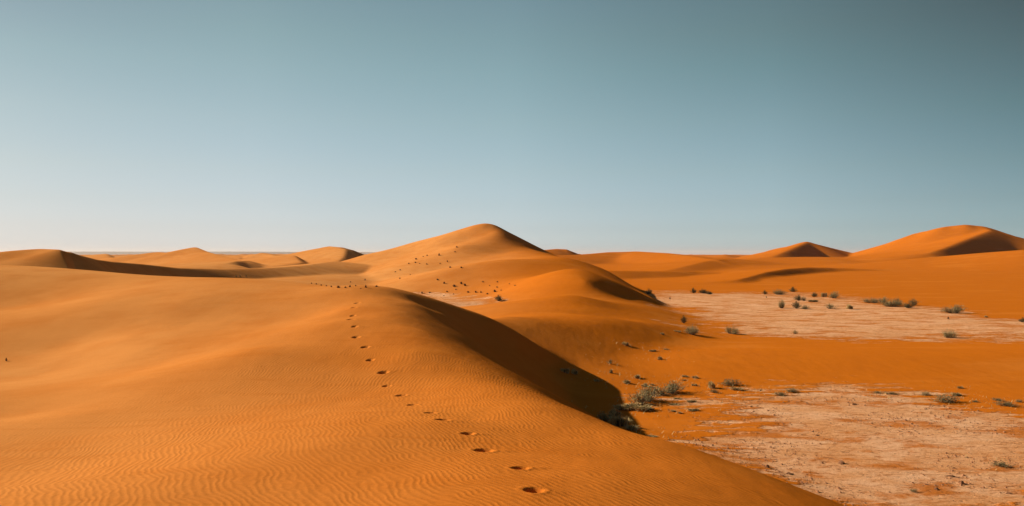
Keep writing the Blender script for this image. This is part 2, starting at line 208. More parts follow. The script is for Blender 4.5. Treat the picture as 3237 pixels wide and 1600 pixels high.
BIG_SLOPES = [(4.66,68.47,0.1),(-13.77,108.90,0.15),(-9.61,110.69,0.15),(-13.98,95.56,0.14),(-20.05,97.35,0.13),(-22.66,85.36,0.16),(-6.74,100.76,0.06),(-5.95,108.26,0.04),(-3.38,108.49,0.08),(-0.72,97.95,0.05),(-6.46,74.46,0.05),(-3.48,73.98,-0.02),(-4.79,71.58,-0.02),(-0.57,76.98,-0.03),(2.30,71.14,-0.05),(-1.51,55.44,0.08),(1.74,53.69,0.1),(4.13,64.43,0.12),(3.49,48.42,0.06),(5.98,63.69,-0.3),(5.28,57.43,-0.2),(5.90,67.03,-0.25),(4.22,63.89,0.13),(4.22,67.84,0.12),(7.46,66.70,-0.48),(7.55,57.34,-0.48),(8.97,60.82,-0.48),(6.44,67.14,-0.336),(4.97,40.16,-0.08),(6.93,66.71,-0.48),(7.71,65.50,-0.48),(6.72,67.25,-0.448),(0.98,30.14,-0.3),(1.53,29.21,-0.3),(3.05,33.22,-0.28),(2.72,29.63,-0.3),(4.24,32.20,-0.26),(0.40,31.59,-0.2),(3.88,34.69,-0.22),(-0.79,107.93,-0.5),(1.77,107.45,-0.5),(0.49,108.19,-0.5),(3.05,107.50,-0.48)]
BIG_EDGE = [(9.6,36,0.1,-0.3,0.2),(10,43,0.1,-0.4,0.2),(10.8,48,0.12,-0.5,0.25),(11.2,53,0.2,-0.6,0.3),(11,57,0.3,-0.8,0.4),(10.8,61,0.55,-0.8,0.55),(10.2,68,1.25,-0.8,0.62),(9.2,75,2.2,-0.8,0.62),(8,84,3.3,-0.8,0.6),(9.5,100,3,-0.8,0.55),(14,140,2.5,-0.8,0.5)]                        # right-hand brink of the pointed dune; the sand falls away at its angle of rest
FN, FB = tps_fit(NEAR, NEAR_SLOPES, 2.0), tps_fit(BIG, BIG_SLOPES, 0.3)
def height(X, Y, layers=False):
    r = np.hypot(X, Y)
    left = sst(-3, -22, X) * sst(26, 40, Y)
    fl = 0.0 + 1.7 * left
    fl = fl + 0.10 * (fbm(X / 9, Y / 9, 3, 5) - 0.5) * sst(12, 25, r)
    # low swell of sand between the two pans, right side
    fl = fl + 0.22 * np.exp(-((Y - 30 - 0.05 * X) / 4.2) ** 2) * sst(2, 7, X)
    fl = fl + 1.3 * sst(90, 260, r) * sst(-60, 20, X)
    # open dune field to the horizon
    far = sst(230, 420, r)
    amp = 2.6 * sst(0.35, 0.7, fbm(X / 170, Y / 170, 2, 11)) + 1.2
    ph = X / 46 + 0.35 * Y / 46 + 2.4 * fbm(X / 120, Y / 120, 3, 21)
    t = ph - np.floor(ph)
    saw = np.where(t < 0.74, t / 0.74, (1 - t) / 0.26); saw = saw * saw * (1.6 - 0.6 * saw)
    fl = fl + far * (amp * saw - 0.6 ) - 15 * sst(900, 4200, r)
    hs = [fl]
    for fit, rm, g in ((FN, 60, 0.16), (FB, 170, 0.13)):
        h = np.full(X.shape, -50.0); m = r < rm
        h[m] = tps_eval(fit, X[m], Y[m], g)
        if fit is FB: h[m] = -smax(-h[m], -ridge(X[m], Y[m], BIG_EDGE), 0.12)
        hs.append(h)
    Z = hs[0]; who = np.zeros(X.shape, int)
    for i, h in enumerate(hs[1:]):
        k = 0.22 if i == 0 else 0.3
        who = np.where(h > Z, i + 1, who); Z = smax(Z, h, k)
    for i, pl in enumerate(RIDGES):
        p = np.array(pl); rad = 90 if abs(p[:, 1]).min() < 160 else 160
        m = (X > p[:, 0].min() - rad) & (X < p[:, 0].max() + rad) & (Y > p[:, 1].min() - rad) & (Y < p[:, 1].max() + rad)
        if not m.any(): continue
        h = ridge(X[m], Y[m], pl); k = 0.0022 * np.hypot(p[:, 0], p[:, 1]).mean()
        z0 = Z[m]; wm = who[m]; who[m] = np.where(h > z0, i + 3, wm); Z[m] = smax(z0, h, k)
    # footprints: a heel-and-toe dent with a pushed-up rim
    for i, (fx, fy) in enumerate(FOOT):
        m = (abs(X - fx) < 0.6) & (abs(Y - fy) < 0.6)
        if not m.any(): continue
        an = -0.25 + 0.25 * (i % 2) + math.sin(i * 7.1) * 0.35
        c_, s_ = math.cos(an), math.sin(an)
        dx, dy = X[m] - fx, Y[m] - fy
        lx, ly = dx * c_ + dy * s_, -dx * s_ + dy * c_
        sc = 1.0 + 0.14 * math.sin(i * 3.7)
        e = np.sqrt((lx / (0.080 * sc)) ** 2 + (ly / (0.07 * sc)) ** 2)
        dent = -0.070 * sc * (1 - sst(0.35, 1.0, e)) * (0.85 + 0.15 * np.sin(lx * 18 + i))
        rim = 0.003 * np.exp(-((e - 1.3) / 0.25) ** 2) * (1 + 0.6 * sst(-0.05, 0.05, lx))
        drag = 0.007 * np.exp(-((lx - 0.16 * sc) / 0.08) ** 2 - (ly / 0.05) ** 2)
        Z[m] += dent + rim + drag
    return (Z, who) if layers else Z
def hz(x, y): return float(height(np.array([float(x)]), np.array([float(y)]))[0])
def poly_sd(X, Y, poly):
    d = np.full(X.shape, 1e9); ins = np.zeros(X.shape, bool); n = len(poly)
    for i in range(n):
        ax, ay = poly[i]; bx, by = poly[(i + 1) % n]
        ex, ey = bx - ax, by - ay
        t = np.clip(((X - ax) * ex + (Y - ay) * ey) / (ex * ex + ey * ey), 0, 1)
        d = np.minimum(d, np.hypot(X - ax - t * ex, Y - ay - t * ey))
        c = ((ay > Y) != (by > Y)) & (X < (bx - ax) * (Y - ay) / ((by - ay) if by != ay else 1e-9) + ax)
        ins ^= c
    return np.where(ins, d, -d)
# ------------------------------------------------------------------ ground mesh: rings round the viewpoint, out to the horizon
Q = 1.0
ang = np.concatenate([np.linspace(-180, -80, 34)[:-1], np.linspace(-80, -36, 110)[:-1], np.linspace(-36, 36, int(1250 * Q)), np.linspace(36, 80, 70)[1:], np.linspace(80, 180, 34)[1:-1]])
ang = np.radians(ang)
rad = np.concatenate([np.geomspace(0.3, 4.2, 40)[:-1], np.geomspace(4.2, 24, int(500 * Q))[:-1], np.geomspace(24, 160, int(340 * Q))[:-1], np.geomspace(160, 420, int(110 * Q))[:-1], np.geomspace(420, 8900, int(210 * Q))])
A, Rr = np.meshgrid(ang, rad); nr, na = A.shape
X = Rr * np.sin(A); Y = Rr * np.cos(A)
Z, who = height(X, Y, True)
# smooth normals of the whole sheet, shared by the dunes it is divided into
def grads():
    def d(Mx, ax):
        if ax == 1: return np.roll(Mx, -1, 1) - np.roll(Mx, 1, 1)
        g = np.empty_like(Mx); g[1:-1] = Mx[2:] - Mx[:-2]; g[0] = Mx[1] - Mx[0]; g[-1] = Mx[-1] - Mx[-2]; return g
    u = np.stack([d(X, 1), d(Y, 1), d(Z, 1)], -1); v = np.stack([d(X, 0), d(Y, 0), d(Z, 0)], -1)
    n = np.cross(u, v); n *= np.sign(n[..., 2:3]); return n / np.linalg.norm(n, axis=-1, keepdims=True)
NRM = grads()
pan = np.full(X.shape, -1.0)
for k, pl in enumerate(PAN_POLYS):
    p = np.array(pl); m = (X > p[:, 0].min() - 12) & (X < p[:, 0].max() + 12) & (Y > p[:, 1].min() - 12) & (Y < p[:, 1].max() + 12)
    s = poly_sd(X[m], Y[m], pl) / (0.10 * np.hypot(X[m], Y[m]) + 0.3) + (0.2, 0.12, 0.3)[k]
    s = np.minimum(s, ((0.42 if k < 2 else 0.78) - Z[m]) / 0.15)
    pan[m] = np.maximum(pan[m], np.clip(s, -1, 1))
phase = -np.hypot(X - 8, Y - 11)
rip = (0.15 + 0.85 * sst(-7.5, -3.0, X)) * sst(24, 9, Rr) * (1 - sst(0.5, 1.0, pan * 0.5 + 0.5))
rip = np.maximum(rip, 0.25 * sst(60, 20, Rr)) * (0.55 + 0.9 * fbm(X / 1.7, Y / 1.7, 3, 40))
red = sst(-11, 5, X + 7 * (fbm(X / 14, Y / 14, 3, 60) - 0.5))  # paler left, redder right: haze veil, flare and vignette put into the sand
# ------------------------------------------------------------------ sand material
def sand_material():
    m, n, l, b = mat('desert_sand'); g = G(n, l)
    geo = n.new('ShaderNodeNewGeometry'); pos = geo.outputs['Position']
    a_pan, a_ph, a_rip = g.attr('pan'), g.attr('phase'), g.attr('ripple')
    # sand colour: painted-in veil and vignette tint, slow drifts plus grain
    n1 = g.noise(pos, 0.05, 3); n2 = g.noise(pos, 0.6, 4, 0.6); n3 = g.noise(pos, 45, 3, 0.7)
    c = g.mix(g.attr('veil_tint'), SAND_A, SAND_B); c = g.mix(g.math('MULTIPLY', g.ramp(n1, 0.35, 0.65), 0.3), c, SAND_B)
    c = g.mix(g.math('MULTIPLY', g.ramp(n2, 0.35, 0.75), 0.35), c, SAND_C)
    n4 = g.noise(g.mapping(pos, (0.35, 2.6, 2.0), (0, 0, 0.35)), 1.6, 5, 0.65, 0.4)       # wind streaks of coarser, darker grains
    rd = g.attr('veil_tint'); c = g.mix(g.math('MULTIPLY', g.ramp(n4, 0.50, 0.75, 0, 0.5), g.math('MULTIPLY_ADD', rd, 0.7, 0.25)), c, SAND_C)
    n5 = g.noise(g.mapping(pos, (0.10, 0.28, 1), (0, 0, 0.2)), 1.0, 5, 0.6, 0.8)          # broad paler and redder drifts
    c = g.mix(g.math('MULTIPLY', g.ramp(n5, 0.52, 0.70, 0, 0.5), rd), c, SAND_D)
    grain = g.math('MULTIPLY_ADD', n3, 0.40, 0.80)
    # clay pan
    st = g.mapping(pos, (0.55, 2.2, 1)); e1 = g.noise(st, 0.9, 6, 0.62, 0.6); e2 = g.noise(pos, 3.2, 5, 0.7, 0.4)
    pm = g.math('ADD', a_pan, g.math('MULTIPLY', g.math('SUBTRACT', e1, 0.5), 3.4))
    pm = g.math('ADD', pm, g.math('MULTIPLY', g.math('SUBTRACT', e2, 0.5), 1.4))
    pm = g.math('ADD', pm, g.math('MULTIPLY', g.math('SUBTRACT', g.noise(pos, 0.13, 5, 0.65), 0.55), 3.4))
    pmask = g.math('MULTIPLY', g.ramp(pm, -0.2, 0.25), g.ramp(a_pan, -0.98, -0.6))
    tone = g.noise(g.mapping(pos, (0.5, 0.8, 1), (0, 0, 0.5)), 0.9, 5, 0.65, 0.5)
    cc = g.mix(g.ramp(tone, 0.36, 0.62), PAN_A, PAN_B)
    veneer = g.noise(g.mapping(pos, (0.55, 1.0, 1), (0, 0, -0.5)), 0.8, 6, 0.7, 0.3)       # thin drifts of orange sand
    cc = g.mix(g.ramp(veneer, 0.50, 0.62, 0, 0.85), cc, SAND_B)
    s1 = g.noise(g.mapping(pos, (1.0, 2.0, 1), (0, 0, 0.3)), 3.4, 8, 0.8, 0.8)
    cc = g.mix(g.ramp(s1, 0.50, 0.62, 0, 0.85), cc, PAN_C)
    s2 = g.noise(pos, 9.0, 6, 0.8, 1.0)
    clump = g.ramp(g.noise(pos, 0.9, 3, 0.6), 0.42, 0.62)
    cc = g.mix(g.math('MULTIPLY', g.ramp(s2, 0.555, 0.63, 0, 0.95), clump), cc, PAN_D)
    s4 = g.noise(g.mapping(pos, (1, 1, 1), (0, 0, 0.9)), 5.2, 7, 0.8, 0.4)
    cc = g.mix(g.ramp(s4, 0.56, 0.70, 0, 0.6), cc, PAN_E)
    col = g.mix(pmask, c, cc)
    vm = n.new('ShaderNodeVectorMath'); vm.operation = 'SCALE'; l.new(col, vm.inputs[0]); l.new(grain, vm.inputs['Scale'])
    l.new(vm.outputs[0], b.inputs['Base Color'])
    # ripples: metric height along the stored wind phase, bent and broken by noise
    w1 = g.noise(pos, 1.1, 2, 0.5); w2 = g.noise(pos, 5.5, 2, 0.5)
    ph = g.math('ADD', a_ph, g.math('ADD', g.math('MULTIPLY', w1, 0.42), g.math('MULTIPLY', w2, 0.085)))
    s = g.math('SINE', g.math('MULTIPLY', ph, 2 * math.pi / 0.056))
    s = g.math('MULTIPLY', g.math('POWER', g.math('MULTIPLY_ADD', s, 0.5, 0.5), 1.3), 0.0021)
    s = g.math('MULTIPLY', s, a_rip)
    gr = g.math('ADD', g.math('MULTIPLY', g.noise(pos, 140, 3, 0.8), 0.0016), g.math('MULTIPLY', n4, g.math('MULTIPLY_ADD', rd, 0.009, 0.003)))
    und = g.math('ADD', g.math('MULTIPLY', g.noise(pos, 1.3, 3, 0.5), 0.014), g.math('MULTIPLY', g.noise(g.mapping(pos, (1, 0.35, 1), (0, 0, 0.45)), 2.6, 2, 0.5), g.math('MULTIPLY_ADD', rd, 0.016, 0.002)))
    hsum = g.math('ADD', g.math('ADD', s, gr), und)
    ph_ = g.math('MULTIPLY', g.math('ADD', g.math('MULTIPLY', s1, 0.05), g.math('MULTIPLY', s2, 0.035)), pmask)
    hsum = g.math('SUBTRACT', hsum, ph_)
    bp = n.new('ShaderNodeBump'); bp.inputs['Strength'].default_value = 1.0; bp.inputs['Distance'].default_value = 1.0
    l.new(hsum, bp.inputs['Height']); l.new(bp.outputs[0], b.inputs['Normal'])
    b.inputs['Roughness'].default_value = 0.95; b.inputs["Specular IOR Level"].default_value = 0.0
    return m
SAND_D = (0.66, 0.215, 0.030)
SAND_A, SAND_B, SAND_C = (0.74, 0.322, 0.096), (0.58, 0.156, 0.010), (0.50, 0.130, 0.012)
PAN_A, PAN_B, PAN_C, PAN_D, PAN_E = (0.88, 0.50, 0.28), (0.76, 0.36, 0.155), (0.48, 0.17, 0.05), (0.13, 0.045, 0.025), (0.93, 0.60, 0.37)
SAND = sand_material()
def sheet(name, sel, label):
    rows, cols = np.nonzero(sel)
    c2 = (cols + 1) % na
    q = np.stack([rows * na + cols, rows * na + c2, (rows + 1) * na + c2, (rows + 1) * na + cols], 1)
    uq, inv = np.unique(q, return_inverse=True); inv = inv.reshape(-1)
    me = bpy.data.meshes.new(name); nv, nf = len(uq), len(q)
    me.vertices.add(nv); me.loops.add(nf * 4); me.polygons.add(nf)
    co = np.stack([X.ravel()[uq], Y.ravel()[uq], Z.ravel()[uq]], 1).astype(np.float32)
    me.vertices.foreach_set('co', co.ravel())
    
    inv = inv.ravel()
    me.loops.foreach_set('vertex_index', inv.astype(np.int32))
    me.polygons.foreach_set('loop_start', np.arange(0, nf * 4, 4, dtype=np.int32))
    me.update(calc_edges=True)
    me.polygons.foreach_set('use_smooth', np.ones(nf, bool))
    for nm, arr in (('pan', pan), ('phase', phase), ('ripple', rip), ('veil_tint', red)):
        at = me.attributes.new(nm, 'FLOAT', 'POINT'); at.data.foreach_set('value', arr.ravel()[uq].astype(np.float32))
    me.normals_split_custom_set_from_vertices(NRM.reshape(-1, 3)[uq].astype(np.float32))
    me.materials.append(SAND)
    o = bpy.data.objects.new(name, me); C.collection.objects.link(o)
    return prop(o, label=label, cat='dune' if 'dune' in name else 'ground', kind='structure')
fw = who[:-1].copy()
GROUPS = [
 ('ground', [0], 'flat desert floor of orange sand with pale cracked clay pans'),
 ('near_dune', [1], 'broad rippled orange dune in front with footprints and a dark slip face'),
 ('pointed_dune', [2], 'tall pointed orange dune at the centre with dark right slip face'),
 ('long_dune', [3], 'long dune at the left edge with a dark shaded band'),
 ('distant_dune', [4, 5], 'small sharp-peaked dune on the left skyline'),
 ('distant_dune', [6, 7, 8], 'rounded dune with dark right side just left of the pointed dune'),
 ('small_dunes', [9, 10, 11, 12, 13, 14, 15], 'row of little far dunes with dark right sides under the left skyline'),
 ('low_dune', [16], 'low orange rise right behind the pointed dune beyond the far pan'),
 ('low_dune', [17], 'low dune with a dark brown face beyond the far clay pan'),
 ('distant_dune', [18, 19, 20, 21], 'broad smooth skyline dune between the pointed dune and the right peaks'),
 ('distant_dune', [22, 23], 'dark-sided pyramid dune on the right skyline'),
 ('great_dune', [24, 25], 'largest dune on the right skyline with a curved arm'),
 ('sloping_dune', [26, 27], 'wide smooth orange slope rising towards the right edge under the largest dune'),
]
own = np.zeros(64, int)
for gi, (_, ids, _) in enumerate(GROUPS):
    for i in ids: own[i] = gi
fo = own[fw]
for gi, (nm, ids, lb) in enumerate(GROUPS):
    if (fo == gi).any(): sheet(nm, fo == gi, lb)
# ------------------------------------------------------------------ far plateau
def plateau():
    m, n, l, b = mat('hazed_rock'); g = G(n, l)
    geo = n.new('ShaderNodeNewGeometry'); nz = g.noise(geo.outputs['Position'], 0.01, 4)
    l.new(g.mix(nz, (0.035, 0.048, 0.055), (0.055, 0.066, 0.07)), b.inputs['Base Color'])  # blue-grey of the distant air painted into the rock colour
    vs, fs = [], []; N = 240
    for i in range(N):
        x = -6200 + i * (4600 / (N - 1)); y0 = 7000 + 6 * max(0, i - 200) ** 1.5
        top = EYE + 11.5 + 1.2 * math.sin(x / 700) + 0.8 * math.sin(x / 210 + 1)
        f = 120 * (fb1(x / 330))
        vs += [(x, y0 - 420 + f, -40), (x, y0 - 160 + f, top - 6), (x, y0 + f, top), (x, y0 + 900 + f, top + 0.5), (x, y0 + 1500, -40)]
    for i in range(N - 1):
        for k in range(4):
            a = i * 5 + k; fs.append((a, a + 5, a + 6, a + 1))
    me = bpy.data.meshes.new('plateau'); me.from_pydata(vs, [], fs); me.materials.append(m)
    o = bpy.data.objects.new('plateau', me); C.collection.objects.link(o)
    prop(o, 'flat-topped blue-grey plateau low on the left horizon', 'hills', kind='structure')
def fb1(x): return float(fbm(np.array([x + 50.0]), np.array([3.3]), 3, 8)[0]) - 0.5
plateau()
# ------------------------------------------------------------------ shrubs, tussocks and clods
def leaf_material(name, a, b_, c_):
    m, n, l, b = mat(name); g = G(n, l)
    oi = n.new('ShaderNodeObjectInfo'); geo = n.new('ShaderNodeNewGeometry')
    isl = geo.outputs['Random Per Island']
    c = g.mix(isl, a, b_); c = g.mix(g.math('MULTIPLY', oi.outputs['Random'], 0.5), c, c_)
    l.new(c, b.inputs['Base Color']); b.inputs['Roughness'].default_value = 0.85
    return m
M_DARK = leaf_material('dark_leaves', (0.06, 0.060, 0.022), (0.17, 0.15, 0.065), (0.10, 0.08, 0.045))
M_GREY = leaf_material('grey_leaves', (0.14, 0.12, 0.055), (0.36, 0.29, 0.14), (0.24, 0.18, 0.08))
M_OLIVE = leaf_material('olive_leaves', (0.22, 0.185, 0.08), (0.52, 0.42, 0.20), (0.34, 0.27, 0.12))
M_STRAW = leaf_material('dry_grass', (0.42, 0.30, 0.12), (0.72, 0.54, 0.26), (0.55, 0.38, 0.17))
M_TUFT = leaf_material('tuft_leaves', (0.07, 0.045, 0.025), (0.17, 0.10, 0.05), (0.12, 0.06, 0.03))
M_WOOD = leaf_material('dry_stems', (0.11, 0.075, 0.045), (0.20, 0.14, 0.085), (0.15, 0.10, 0.06))
def mud_material():
    m, n, l, b = mat('dried_mud'); g = G(n, l); tc = n.new('ShaderNodeTexCoord').outputs['Object']
    l.new(g.mix(g.noise(tc, 3, 5, 0.7), (0.28, 0.12, 0.06), (0.55, 0.28, 0.14)), b.inputs['Base Color'])
    bp = n.new('ShaderNodeBump'); bp.inputs['Distance'].default_value = 0.05; l.new(g.noise(tc, 8, 4, 0.7), bp.inputs['Height']); l.new(bp.outputs[0], b.inputs['Normal'])
    return m
M_MUD = mud_material()
class MB:
    def __init__(s): s.v, s.f = [], []
    def tube(s, pts, r0, r1, k=4):
        b0 = len(s.v); n = len(pts)
        for i, p in enumerate(pts):
            r = r0 + (r1 - r0) * i / (n - 1)
            for j in range(k):
                a = 2 * math.pi * j / k; s.v.append((p[0] + r * math.cos(a), p[1] + r * math.sin(a), p[2]))
        for i in range(n - 1):
            for j in range(k):
                a = b0 + i * k + j; b = b0 + i * k + (j + 1) % k; s.f.append((a, b, b + k, a + k))
    def leaf(s, p, d, L, wd, R):
        d = np.array(d, float); d /= np.linalg.norm(d) + 1e-9
        sd_ = np.cross(d, R.normal(size=3)); sd_ /= np.linalg.norm(sd_) + 1e-9
        p = np.array(p, float); i = len(s.v)
        for q in (p - sd_ * wd * .35, p + d * L * .5 - sd_ * wd * .5, p + d * L, p + d * L * .5 + sd_ * wd * .5): s.v.append(tuple(q))
        s.f.append((i, i + 1, i + 2, i + 3))
    def blade(s, p, q, r, wd):
        p, q, r = map(np.array, (p, q, r)); dx = np.array([-(r - p)[1], (r - p)[0], 0]); dx = dx / (np.linalg.norm(dx) + 1e-9) * wd
        i = len(s.v)
        for c in (p - dx, p + dx, q + dx * .7, q - dx * .7, r): s.v.append(tuple(c))
        s.f += [(i, i + 1, i + 2, i + 3), (i + 3, i + 2, i + 4)]
    def mesh(s, name, m, smooth=False):
        me = bpy.data.meshes.new(name); me.from_pydata(s.v, [], s.f); me.materials.append(m); me.update()
        if smooth: me.polygons.foreach_set('use_smooth', np.ones(len(me.polygons), bool))
        return me
def shrub_meshes(seed, lobes, nleaf, nstem, L, mleaf, spread=1.0, open_=0.0):
    """unit shrub: 1 m wide, 1 m high; foliage gathered on twigs inside a few uneven lobes"""
    R = np.random.RandomState(seed); st, fo = MB(), MB()
    lb = []
    for i in range(lobes):
        a = R.uniform(0, 6.283); d = R.uniform(0.05, 0.22) * spread if i else 0.04
        lb.append((d * math.cos(a), d * math.sin(a) * .9, R.uniform(0.26, 0.38) / max(1, spread ** 1.5), R.uniform(0.6, 0.95) if i else 1.0))
    for i in range(nstem):
        cx, cy, r, hh = lb[i % lobes]
        a = R.uniform(0, 6.283); e = R.uniform(0.1, 1.0)
        tip = np.array([cx + r * math.cos(a) * e, cy + r * math.sin(a) * e, hh * R.uniform(0.5, 1.0) * math.sqrt(1 - 0.75 * e * e)])
        base = np.array([cx * .35 + R.normal() * .02, cy * .35 + R.normal() * .02, -0.05])
        mid = (base + tip) / 2 + np.array([cx * .2, cy * .2, -.04]) + R.normal(size=3) * .02
        st.tube([base, mid, tip], 0.010, 0.003, 3)
        for k in range(nleaf // nstem):
            t = R.uniform(0.35, 1.08) ** 0.8
            p = (1 - t) ** 2 * base + 2 * t * (1 - t) * mid + t * t * tip + R.normal(size=3) * (0.035 + 0.02 * open_)
            if p[2] < 0: p[2] = abs(p[2])
            out = (p - np.array([0, 0, .1])) + R.normal(size=3) * .35
            fo.leaf(p, out, L * R.uniform(.6, 1.3), L * R.uniform(.35, .6), R)
    return fo.mesh('foliage', mleaf), st.mesh('stems', M_WOOD)
def tussock_meshes(seed, n, lean, mleaf):
    R = np.random.RandomState(seed); bl, dead = MB(), MB()
    cl = [(R.normal() * .13, R.normal() * .12, R.uniform(.5, 1)) for _ in range(9)]
    for i in range(n):
        cx, cy, hh = cl[i % 9]; a = R.uniform(0, 6.283); e = R.uniform(.1, 1) * lean
        p = (cx + R.normal() * .03, cy + R.normal() * .03, -.03)
        h = hh * R.uniform(.45, 1.05)
        q = (p[0] + math.cos(a) * e * .09, p[1] + math.sin(a) * e * .09, h * .6)
        r = (p[0] + math.cos(a) * e * .30, p[1] + math.sin(a) * e * .30, h * (1 - .35 * e))
        (bl if i % 6 else dead).blade(p, q, r, .012 + .010 * R.rand())
    return bl.mesh('grass_blades', mleaf), dead.mesh('dead_stalks', M_WOOD)
def tuft_mesh(seed):
    R = np.random.RandomState(seed); b = MB()
    for i in range(60):
        a = R.uniform(0, 6.283); e = R.uniform(.1, 1); h = R.uniform(.45, 1) * (1.1 - .6 * e)
        c_, s_ = math.cos(a) * .5 * e, math.sin(a) * .5 * e
        b.blade((R.normal() * .02, R.normal() * .02, -.05), (c_ * .6, s_ * .6, h * .7), (c_, s_, h), .05)
    return b.mesh('small_tuft', M_TUFT)
def clod_mesh(seed):
    R = np.random.RandomState(seed); b = MB()
    for q in range(4):
        ox, oy, s_ = (0, 0, .36) if q == 0 else (R.uniform(-.35, .35), R.uniform(-.35, .35), R.uniform(.12, .22))
        nu, nv_ = 12, 7; i0 = len(b.v); ph = R.uniform(0, 6, 4)
        for j in range(nv_ + 1):
            e = math.pi * (j / nv_ - .5)
            for i in range(nu):
                a = 2 * math.pi * i / nu
                r = s_ * (1 + .22 * math.sin(2 * a + ph[0]) + .16 * math.sin(3 * a + ph[1] + 2 * e) + .12 * math.sin(5 * a + ph[2]) * math.cos(e * 3))
                b.v.append((ox + r * math.cos(e) * math.cos(a), oy + r * math.cos(e) * math.sin(a), .15 + r * 2.2 * math.sin(e) * .9))
        for j in range(nv_):
            for i in range(nu):
                b.f.append((i0 + j * nu + i, i0 + j * nu + (i + 1) % nu, i0 + (j + 1) * nu + (i + 1) % nu, i0 + (j + 1) * nu + i))
    return b.mesh('mud_clod', M_MUD)
PROTO = {
 'D': [shrub_meshes(10 + i, 4, 1300, 42, .065, M_DARK, .8) for i in range(3)],
 'G': [shrub_meshes(20 + i, 4, 620, 34, .07, M_GREY, 1.0, 1) for i in range(3)],
 'S': [shrub_meshes(30 + i, 8, 1700, 70, .045, M_OLIVE, 1.35, .5) for i in range(4)],
 'T': [tussock_meshes(40 + i, 520, 1.0, M_STRAW) for i in range(4)],
 'B': [tuft_mesh(50 + i) for i in range(4)],
 'C': [clod_mesh(60 + i) for i in range(3)],
}
KIND = {'D': ('dark_shrub', 'shrub', 'dark rounded desert shrubs', ('foliage', 'stems')),
        'G': ('grey_shrub', 'shrub', 'small grey desert shrubs', ('foliage', 'stems')),
        'S': ('spreading_shrub', 'shrub', 'large spreading desert shrubs', ('foliage', 'stems')),
        'T': ('grass_tussock', 'grass tuft', 'pale dry grass tussocks', ('grass_blades', 'dead_stalks')),
        'B': ('small_tuft', 'small tuft', 'tiny scattered tufts', None),
        'C': ('mud_clod', 'mud clod', 'dried mud clods on the clay pan', None)}
